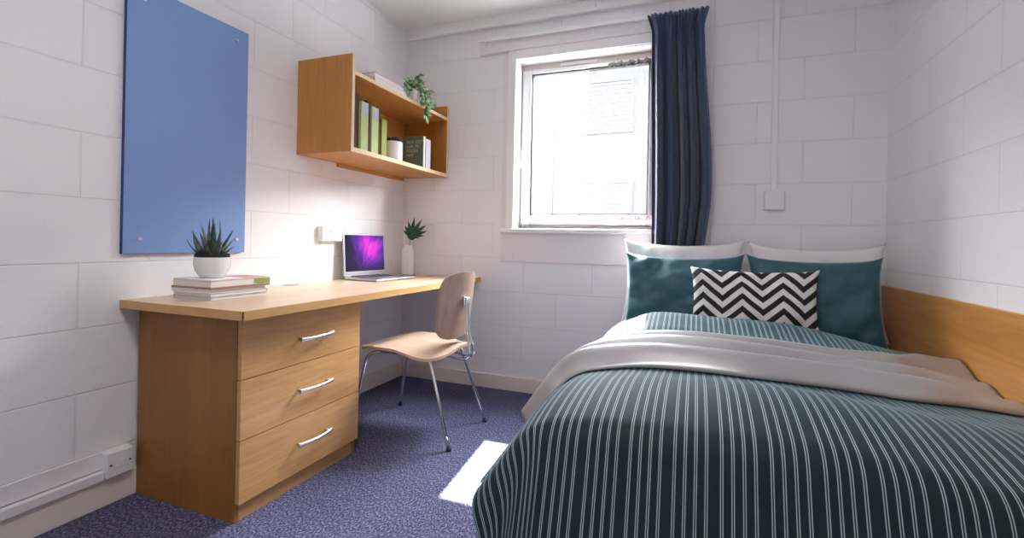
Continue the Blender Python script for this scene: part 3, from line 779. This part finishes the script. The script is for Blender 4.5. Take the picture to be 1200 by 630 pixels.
for k, pts in LEGS.items():
    lg = crel(MB().tube(pts, tr_, 12, 6), 'leg', M['chrome'])
    e = pts[-1]
    crel(MB().lathe([(.011, 0), (.012, .003), (.012, .012), (.009, .016)], e[0], e[1], .0002, 14), 'foot_cap', M['rubber'], lg)
fr2 = MB()
fr2.tube([(.50, -.935, .412), (.765, -.915, .415)], tr_*.9, 10, smooth_path=False)
fr2.tube([(.50, -.605, .412), (.765, -.625, .415)], tr_*.9, 10, smooth_path=False)
fr2.tube([(.50, -.935, .410), (.50, -.605, .410)], tr_*.9, 10, smooth_path=False)
fr2.tube([(.76, -.915, .412), (.76, -.625, .412)], tr_*.9, 10, smooth_path=False)
crel(fr2, 'under_frame', M['chrome'])
rd = MB()
for s_ in (-1, 1):
    rd.tube([(.76, -.77+s_*.05, .405), (.84, -.77+s_*.045, .392), (.905, -.77+s_*.034, .388), (.930, -.77+s_*.026, .412), (.922, -.77+s_*.018, .455), (.906, -.77+s_*.013, .54), (.902, -.77+s_*.012, .69)], .0055, 10, 8)
crel(rd, 'back_support', M['chrome'])
br_ = crel(MB().box(.884, .898, -.797, -.743, .650, .700), 'bracket', M['chrome'], bevel=.004)
crel(MB().tube([(.896, -.77, .675), (.912, -.77, .675)], .017, 16, smooth_path=False), 'bolt_cap', M['steel'], br_)

# ------------------------------------------------------------------ bed
BX0, BY0 = 1.665, -1.89
bd = thing('bed', 'small double bed pushed into the corner against the right wall', 'bed', (2.25, -1.0, 0))
rel(MB().box(1.70, 2.842, -1.86, -.03, .10, .33), 'base', M['divan'], bd, bevel=.01)
def mat_pt(u, v):
    return None
ms = MB().box(1.675, 2.842, -1.88, -.025, .331, .495)
rel(ms, 'mattress', M['sheetpink'], bd, bevel=.04, segs=4)
for x, y in ((1.76, -1.80), (2.78, -1.80), (1.76, -.10), (2.78, -.10)):
    rel(MB().tube([(x, y, .0003), (x, y, .105)], .022, 16, smooth_path=False), 'leg', M['dark'], bd)

# cloth surface: a = distance in from the left edge, b = distance in from the foot edge (negative = hanging)
def prof(r, p0, p1, soft):
    """hang profile: returns (out, down) for arc length r"""
    n = 24; o = d = 0
    for i in range(n):
        t = (i+.5)/n*r
        ph = R(lerp(p0, p1, smooth01(t/soft)) + 8*smooth01((t-.3)/.3))
        o += math.cos(ph)*r/n; d += math.sin(ph)*r/n
    return o, d
def topz(x, y):
    z = .628
    z -= (.078-.030*smooth01((-1.1-y)/.6))*smooth01((x-2.15)/.72)
    z -= .030*(max(0, 1-(x-BX0)/.22))**2
    z -= .030*(max(0, 1-(y-BY0)/.22))**2
    z += .036*math.exp(-((y+.68)/.16)**2)*smooth01((x-1.60)/.2)*(1-.3*smooth01((x-2.3)/.5))
    z -= .020*smooth01((-.86-y)/.10)-.020*smooth01((-1.45-y)/.2)
    z -= .012*math.exp(-((y+1.15)/.22)**2)
    z -= .13*smooth01((y+.50)/.14)
    z += .006*math.sin(x*9+y*3)+.004*math.sin(y*11-x*5)
    return z
def cloth(a, b):
    x = BX0+max(a, 0); y = BY0+max(b, 0)
    da, db = max(0, -a), max(0, -b)
    z = topz(x, y)
    if da > 0 or db > 0:
        r = math.hypot(da, db); th = math.atan2(db, da)
        o, d = prof(r, 20, 56, .12)
        if db > 0:
            f2 = smooth01(th/(PI/2))
            o2, d2 = prof(r, 30, 70, .07); o = lerp(o, o2, f2); d = lerp(d, d2, f2)
        # soft folds that grow towards the hem
        g = smooth01(r/.5)
        if da > 0 and db > 0: w = math.sin(th*5.0+.6)*.030*g*math.sin(2*th)
        elif db > 0: w = (math.sin((x)*11+1.0)*.010+math.sin(x*23)*.004)*g
        else: w = (math.sin(y*9+.4)*.014+math.sin(y*19)*.006)*g
        # blend fold at the foot left of centre
        if db > 0: w -= .03*g*math.exp(-((x-1.79)/.05)**2)*smooth01((db-.2)/.25)*(1 if da == 0 else 0)
        o += w
        x -= o*math.cos(th); y -= o*math.sin(th); z -= d
        z = max(z, .006)
    return Vector((x, y, z))
AW, BL = W-.028-BX0, -.40-BY0
HA, HB = .25, .56
dv = MB()
NU, NV = 150, 170
ab = lambda u, v: (lerp(-HA, AW, u), lerp(-HB, BL, v))
dv.grid(lambda u, v: tuple(cloth(*ab(u, v))), NU, NV, uvfn=lambda u, v: ab(u, v))
o = dv.build('duvet', M['duvet'], solid=0)
sm_ = o.modifiers.new('t', 'SOLIDIFY'); sm_.thickness = .022; sm_.offset = -1
tag(o, 'dark green duvet with thin white pinstripes spread over the bed', 'duvet')

# throw
bl = MB()
def throw(u, v):
    a = lerp(-.285, AW-.004, u)
    def pw(k):
        for (a0, q0), (a1, q1) in zip(k, k[1:]):
            if a <= a1: return lerp(q0, q1, smooth01((a-a0)/(a1-a0)) if k[0][0] < a0 else (a-a0)/(a1-a0))
        return k[-1][1]
    bN = pw([(-.3, .40), (.0, .42), (.43, .41), (.80, .53), (1.2, .66)]); bF = pw([(-.3, .80), (.0, .85), (.7, .89), (1.2, 1.12)])
    bN += .012*math.sin(a*7); bF += .01*math.sin(a*5+1)
    b_ = lerp(bN, bF, v)
    e = .004
    p = cloth(a, b_); pa = cloth(a+e, b_); pb = cloth(a, b_+e)
    n = (pa-p).cross(pb-p).normalized()
    if n.z < 0: n = -n
    edge = (1-abs(2*v-1)**8)**.5
    rid = .5+.5*math.sin(2*PI*(v*2.6+.05*math.sin(a*5)+.18*a)-1.4)
    rid2 = .5+.5*math.sin(2*PI*v*5.3+a*2.0)
    wf = 1-.6*smooth01((a-AW+.30)/.28)
    th = .006+.012*edge+(.046*rid**1.4*edge+.005*rid2*edge)*wf
    return tuple(p+n*th)
bl.grid(throw, 110, 56)
o = bl.build('throw_blanket', M['throw'])
sm_ = o.modifiers.new('t', 'SOLIDIFY'); sm_.thickness = .006; sm_.offset = -1
tag(o, 'grey satin throw laid across the striped duvet', 'throw blanket')

# pillows
def pillow(name, label, cat, mat, w, h, T, loc, tilt, rz=0, roll=0, pinch=.07, seed=0, group=None, uvs=False, ears=0):
    mb = MB(); n = 44
    def pt(u, v, side):
        x, z = 2*u-1, 2*v-1
        X = x*w/2*(1-pinch*.8*(1-z*z)**1.0); Z = z*h/2*(1-pinch*1.3*(1-x*x))
        X += ears*w*.02*x*abs(z)**6; Z += ears*h*.04*max(0, z)*abs(x)**8
        e = max(0, (1-x*x))*max(0, (1-z*z)); f = e**.42
        q = Vector((X*7+seed*3.1, Z*7, side*2.0))
        wr = noise.noise(q)*.026+noise.noise(q*2.3)*.013+abs(noise.noise(q*4.1))*.006
        # creases running in from the corners
        cr = math.sin((x*z)*14+seed)*.006*(abs(x*z))
        Y = side*(T/2*f+(wr*min(1, e*3)+cr*min(1, e*8)))
        return (X, Y, Z)
    uf = (lambda u, v: (u, v))
    mb.grid(lambda u, v: pt(u, v, -1), n, n, uvfn=uf)
    mb.grid(lambda u, v: pt(u, v, 1), n, n, uvfn=uf, flip=True)
    o = mb.build(name, mat)
    bm = bmesh.new(); bm.from_mesh(o.data); bmesh.ops.remove_doubles(bm, verts=bm.verts, dist=.0004); bmesh.ops.recalc_face_normals(bm, faces=bm.faces); bm.to_mesh(o.data); bm.free()
    for p in o.data.polygons: p.use_smooth = True
    o.rotation_euler = (R(tilt), R(roll), R(rz)); o.location = loc
    return tag(o, label, cat, group)
pillow('pillow', 'white pillow against the wall behind the left teal cushion', 'pillow', M['whitecloth'], .605, .47, .15, (1.898, -.215, .765), -9, 0, 0, .08, 1, 'white pillows', ears=1)
pillow('pillow', 'white pillow against the wall behind the right teal cushion', 'pillow', M['whitecloth'], .575, .46, .15, (2.520, -.215, .760), -9, 0, 0, .08, 2, 'white pillows', ears=1)
pillow('cushion', 'teal velvet cushion on the left, below the navy curtain', 'cushion', M['teal'], .565, .42, .13, (1.908, -.370, .722), -15, 0, 0, .07, 3, 'teal cushions', ears=1)
pillow('cushion', 'teal velvet cushion on the right, next to the oak wall board', 'cushion', M['teal'], .545, .42, .13, (2.486, -.370, .722), -15, 0, 0, .07, 4, 'teal cushions', ears=1)
pillow('chevron_cushion', 'small black and white chevron cushion in front of the teal ones', 'cushion', M['chevron'], .535, .33, .12, (2.218, -.500, .712), -17, 0, 0, .07, 5, ears=.5)

# ------------------------------------------------------------------ curtains
cu_ = thing('curtain', 'navy blue pleated curtain hanging to the right of the window', 'curtain', (1.86, -.09, 2.29))
cm = MB()
ZT, ZB = 2.296, .88
def cpt(u, v):
    z = lerp(ZB, ZT, v)
    dz = ZT-z
    xl = 1.722+.010*math.sin(z*2); xr = 1.99+.055*smooth01(dz/1.0)-.045*smooth01((dz-1.0)/.5)
    if dz < .10:
        xl -= .030*(1-dz/.10)**1.2; xr += .026*(1-dz/.10)**1.2
    nf = 5.0
    ph = 2*PI*nf*(u+.030*math.sin(9*u+.5)+.003*math.sin(z*2+u*8))
    amp = lerp(.016, .050, smooth01((dz-.06)/.5))*(1+.3*math.sin(u*17))
    x = lerp(xl, xr, u)
    y = -.098+amp*math.sin(ph)
    if dz < .09:   # gathered heading
        y += .010*math.sin(ph*3+1)*smooth01(1-dz/.09); z += .004*math.sin(ph)*smooth01(1-dz/.05)
    return (x, y, z)
cm.grid(cpt, 260, 60)
rel(cm, 'cloth', M['curtain'], cu_, solid=.0025)
tp = MB().grid(lambda u, v: (lerp(1.716, 1.992, u), -.098+.020*math.sin(2*PI*5.0*(u+.018*math.sin(9*u))), lerp(2.205, 2.211, v)), 160, 1)
for x in (1.74, 1.80, 1.86, 1.92, 1.98):
    rel(MB().tube([(x, -.08, 2.283), (x, -.066, 2.300), (x, -.056, 2.300)], .002, 6, 4), 'hook', M['steel'], cu_)

nc = thing('net_curtain', 'sheer white net curtain with lace hem in the window recess', 'net curtain', (1.52, .05, 2.10))
def npt(u, v, z0=1.150, z1=2.085):
    z = lerp(z0, z1, v); g = smooth01((u-.22)/.25)
    x = lerp(1.325, 1.795, u)-.012*(1-v)*(1-u)
    ph = 2*PI*9*u+math.sin(u*20)
    y = .045+g*.016*math.sin(ph)*(1+.3*math.sin(z*4+u*9))
    return (x, y, z)
rel(MB().grid(npt, 150, 12), 'cloth', M['net'], nc)
rel(MB().grid(lambda u, v: npt(lerp(.25, 1, u), v, 1.122, 1.152), 120, 2), 'lace_hem', M['lace'], nc)
rel(MB().grid(lambda u, v: (lambda p: (p[0], p[1]-.003+.004*math.sin(u*160), p[2]+.004*math.sin(u*90)))(npt(lerp(.25, 1, u), v, 2.075, 2.10)), 240, 2), 'gathered_heading', plain('net heading tape', (.42, .36, .34, 1), .8), nc)
rel(MB().tube([(1.30, .045, 2.098), (1.795, .045, 2.098)], .003, 8, smooth_path=False), 'wire', M['white'], nc)

# ------------------------------------------------------------------ fill lamp (unseen, added only as soft fill for the room)
lm = thing('ceiling_lamp', 'round white ceiling lamp overhead near the door end', 'ceiling lamp', (1.5, -2.5, CZ))
rel(MB().lathe([(.17, -.0005), (.17, -.03), (.165, -.035)], 1.5, -2.5, CZ, 40, cap=False), 'rim', M['white'], lm)
m, nt, b = newmat('lamp diffuser'); b.inputs['Emission Color'].default_value = (1, .96, .92, 1); b.inputs['Emission Strength'].default_value = 2
rel(MB().lathe([(.165, -.034), (.14, -.06), (.08, -.078), (.001, -.083)], 1.5, -2.5, CZ, 40, cap=False), 'diffuser', m, lm)
def area(name, loc, rot, sx, sy, e, col=(1, 1, 1)):
    l = bpy.data.lights.new(name, 'AREA'); l.shape = 'RECTANGLE'; l.size = sx; l.size_y = sy; l.energy = e; l.color = col
    o = bpy.data.objects.new(name, l); C.objects.link(o); o.location = loc; o.rotation_euler = rot; return o
area('lamp_light', (1.5, -2.5, CZ-.10), (0, 0, 0), .34, .34, 8.5, (1, .95, .92))  # added fill light, stands for no lamp in view

# window portal guides sky light into the room
pl = area('window_portal', ((WX0+WX1)/2, .19, (WZ0+WZ1)/2), (R(-90), 0, 0), WX1-WX0, WZ1-WZ0, 1)
pl.data.cycles.is_portal = True
# sun
s = bpy.data.lights.new('sun', 'SUN'); s.energy = 40; s.angle = R(.6); s.color = (1, .95, .88)
so_ = bpy.data.objects.new('sun', s); C.objects.link(so_)
d = Vector((.10, -1.0, -1.41)).normalized()
so_.rotation_euler = (-d).to_track_quat('Z', 'Y').to_euler(); so_.location = (1, 4, 6)

# sky
wd = bpy.data.worlds.new('sky'); bpy.context.scene.world = wd; wd.use_nodes = True
nt = wd.node_tree; bg = nt.nodes['Background']
tc = N(nt, 'ShaderNodeTexCoord'); sp = N(nt, 'ShaderNodeSeparateXYZ'); nt.links.new(tc.outputs['Generated'], sp.inputs[0])
rp = ramp(nt, [(0, (.75, .78, .82, 1)), (.4, (1, 1, 1, 1)), (1, (.80, .90, 1, 1))]); nt.links.new(sp.outputs['Z'], rp.inputs[0])
nt.links.new(rp.outputs[0], bg.inputs['Color']); bg.inputs['Strength'].default_value = 44

# ------------------------------------------------------------------ camera
yaw, roll, fpx = -.36643, .02037, 560.79
fwd = Vector((math.sin(yaw), math.cos(yaw), 0)); rt = Vector((math.cos(yaw), -math.sin(yaw), 0)); up = Vector((0, 0, 1))
r2 = rt*math.cos(roll)+up*math.sin(roll); u2 = -rt*math.sin(roll)+up*math.cos(roll)
cd_ = bpy.data.cameras.new('camera'); co = bpy.data.objects.new('camera', cd_); C.objects.link(co)
co.matrix_world = Matrix(((r2.x, u2.x, -fwd.x, 1.9691), (r2.y, u2.y, -fwd.y, -2.9444), (r2.z, u2.z, -fwd.z, .97405), (0, 0, 0, 1)))
cd_.sensor_width = 36; cd_.sensor_fit = 'HORIZONTAL'; cd_.lens = fpx*36/1200
cd_.shift_y = (283.43-315)/1200; cd_.clip_start = .02
sc_ = bpy.context.scene; sc_.camera = co
sc_.view_settings.view_transform = 'Standard'; sc_.view_settings.look = 'None'; sc_.view_settings.gamma = 1
sc_.view_settings.use_curve_mapping = False
sc_.view_settings.exposure = 1.08
sc_.cycles.max_bounces = 12; sc_.cycles.diffuse_bounces = 8; sc_.cycles.transparent_max_bounces = 12
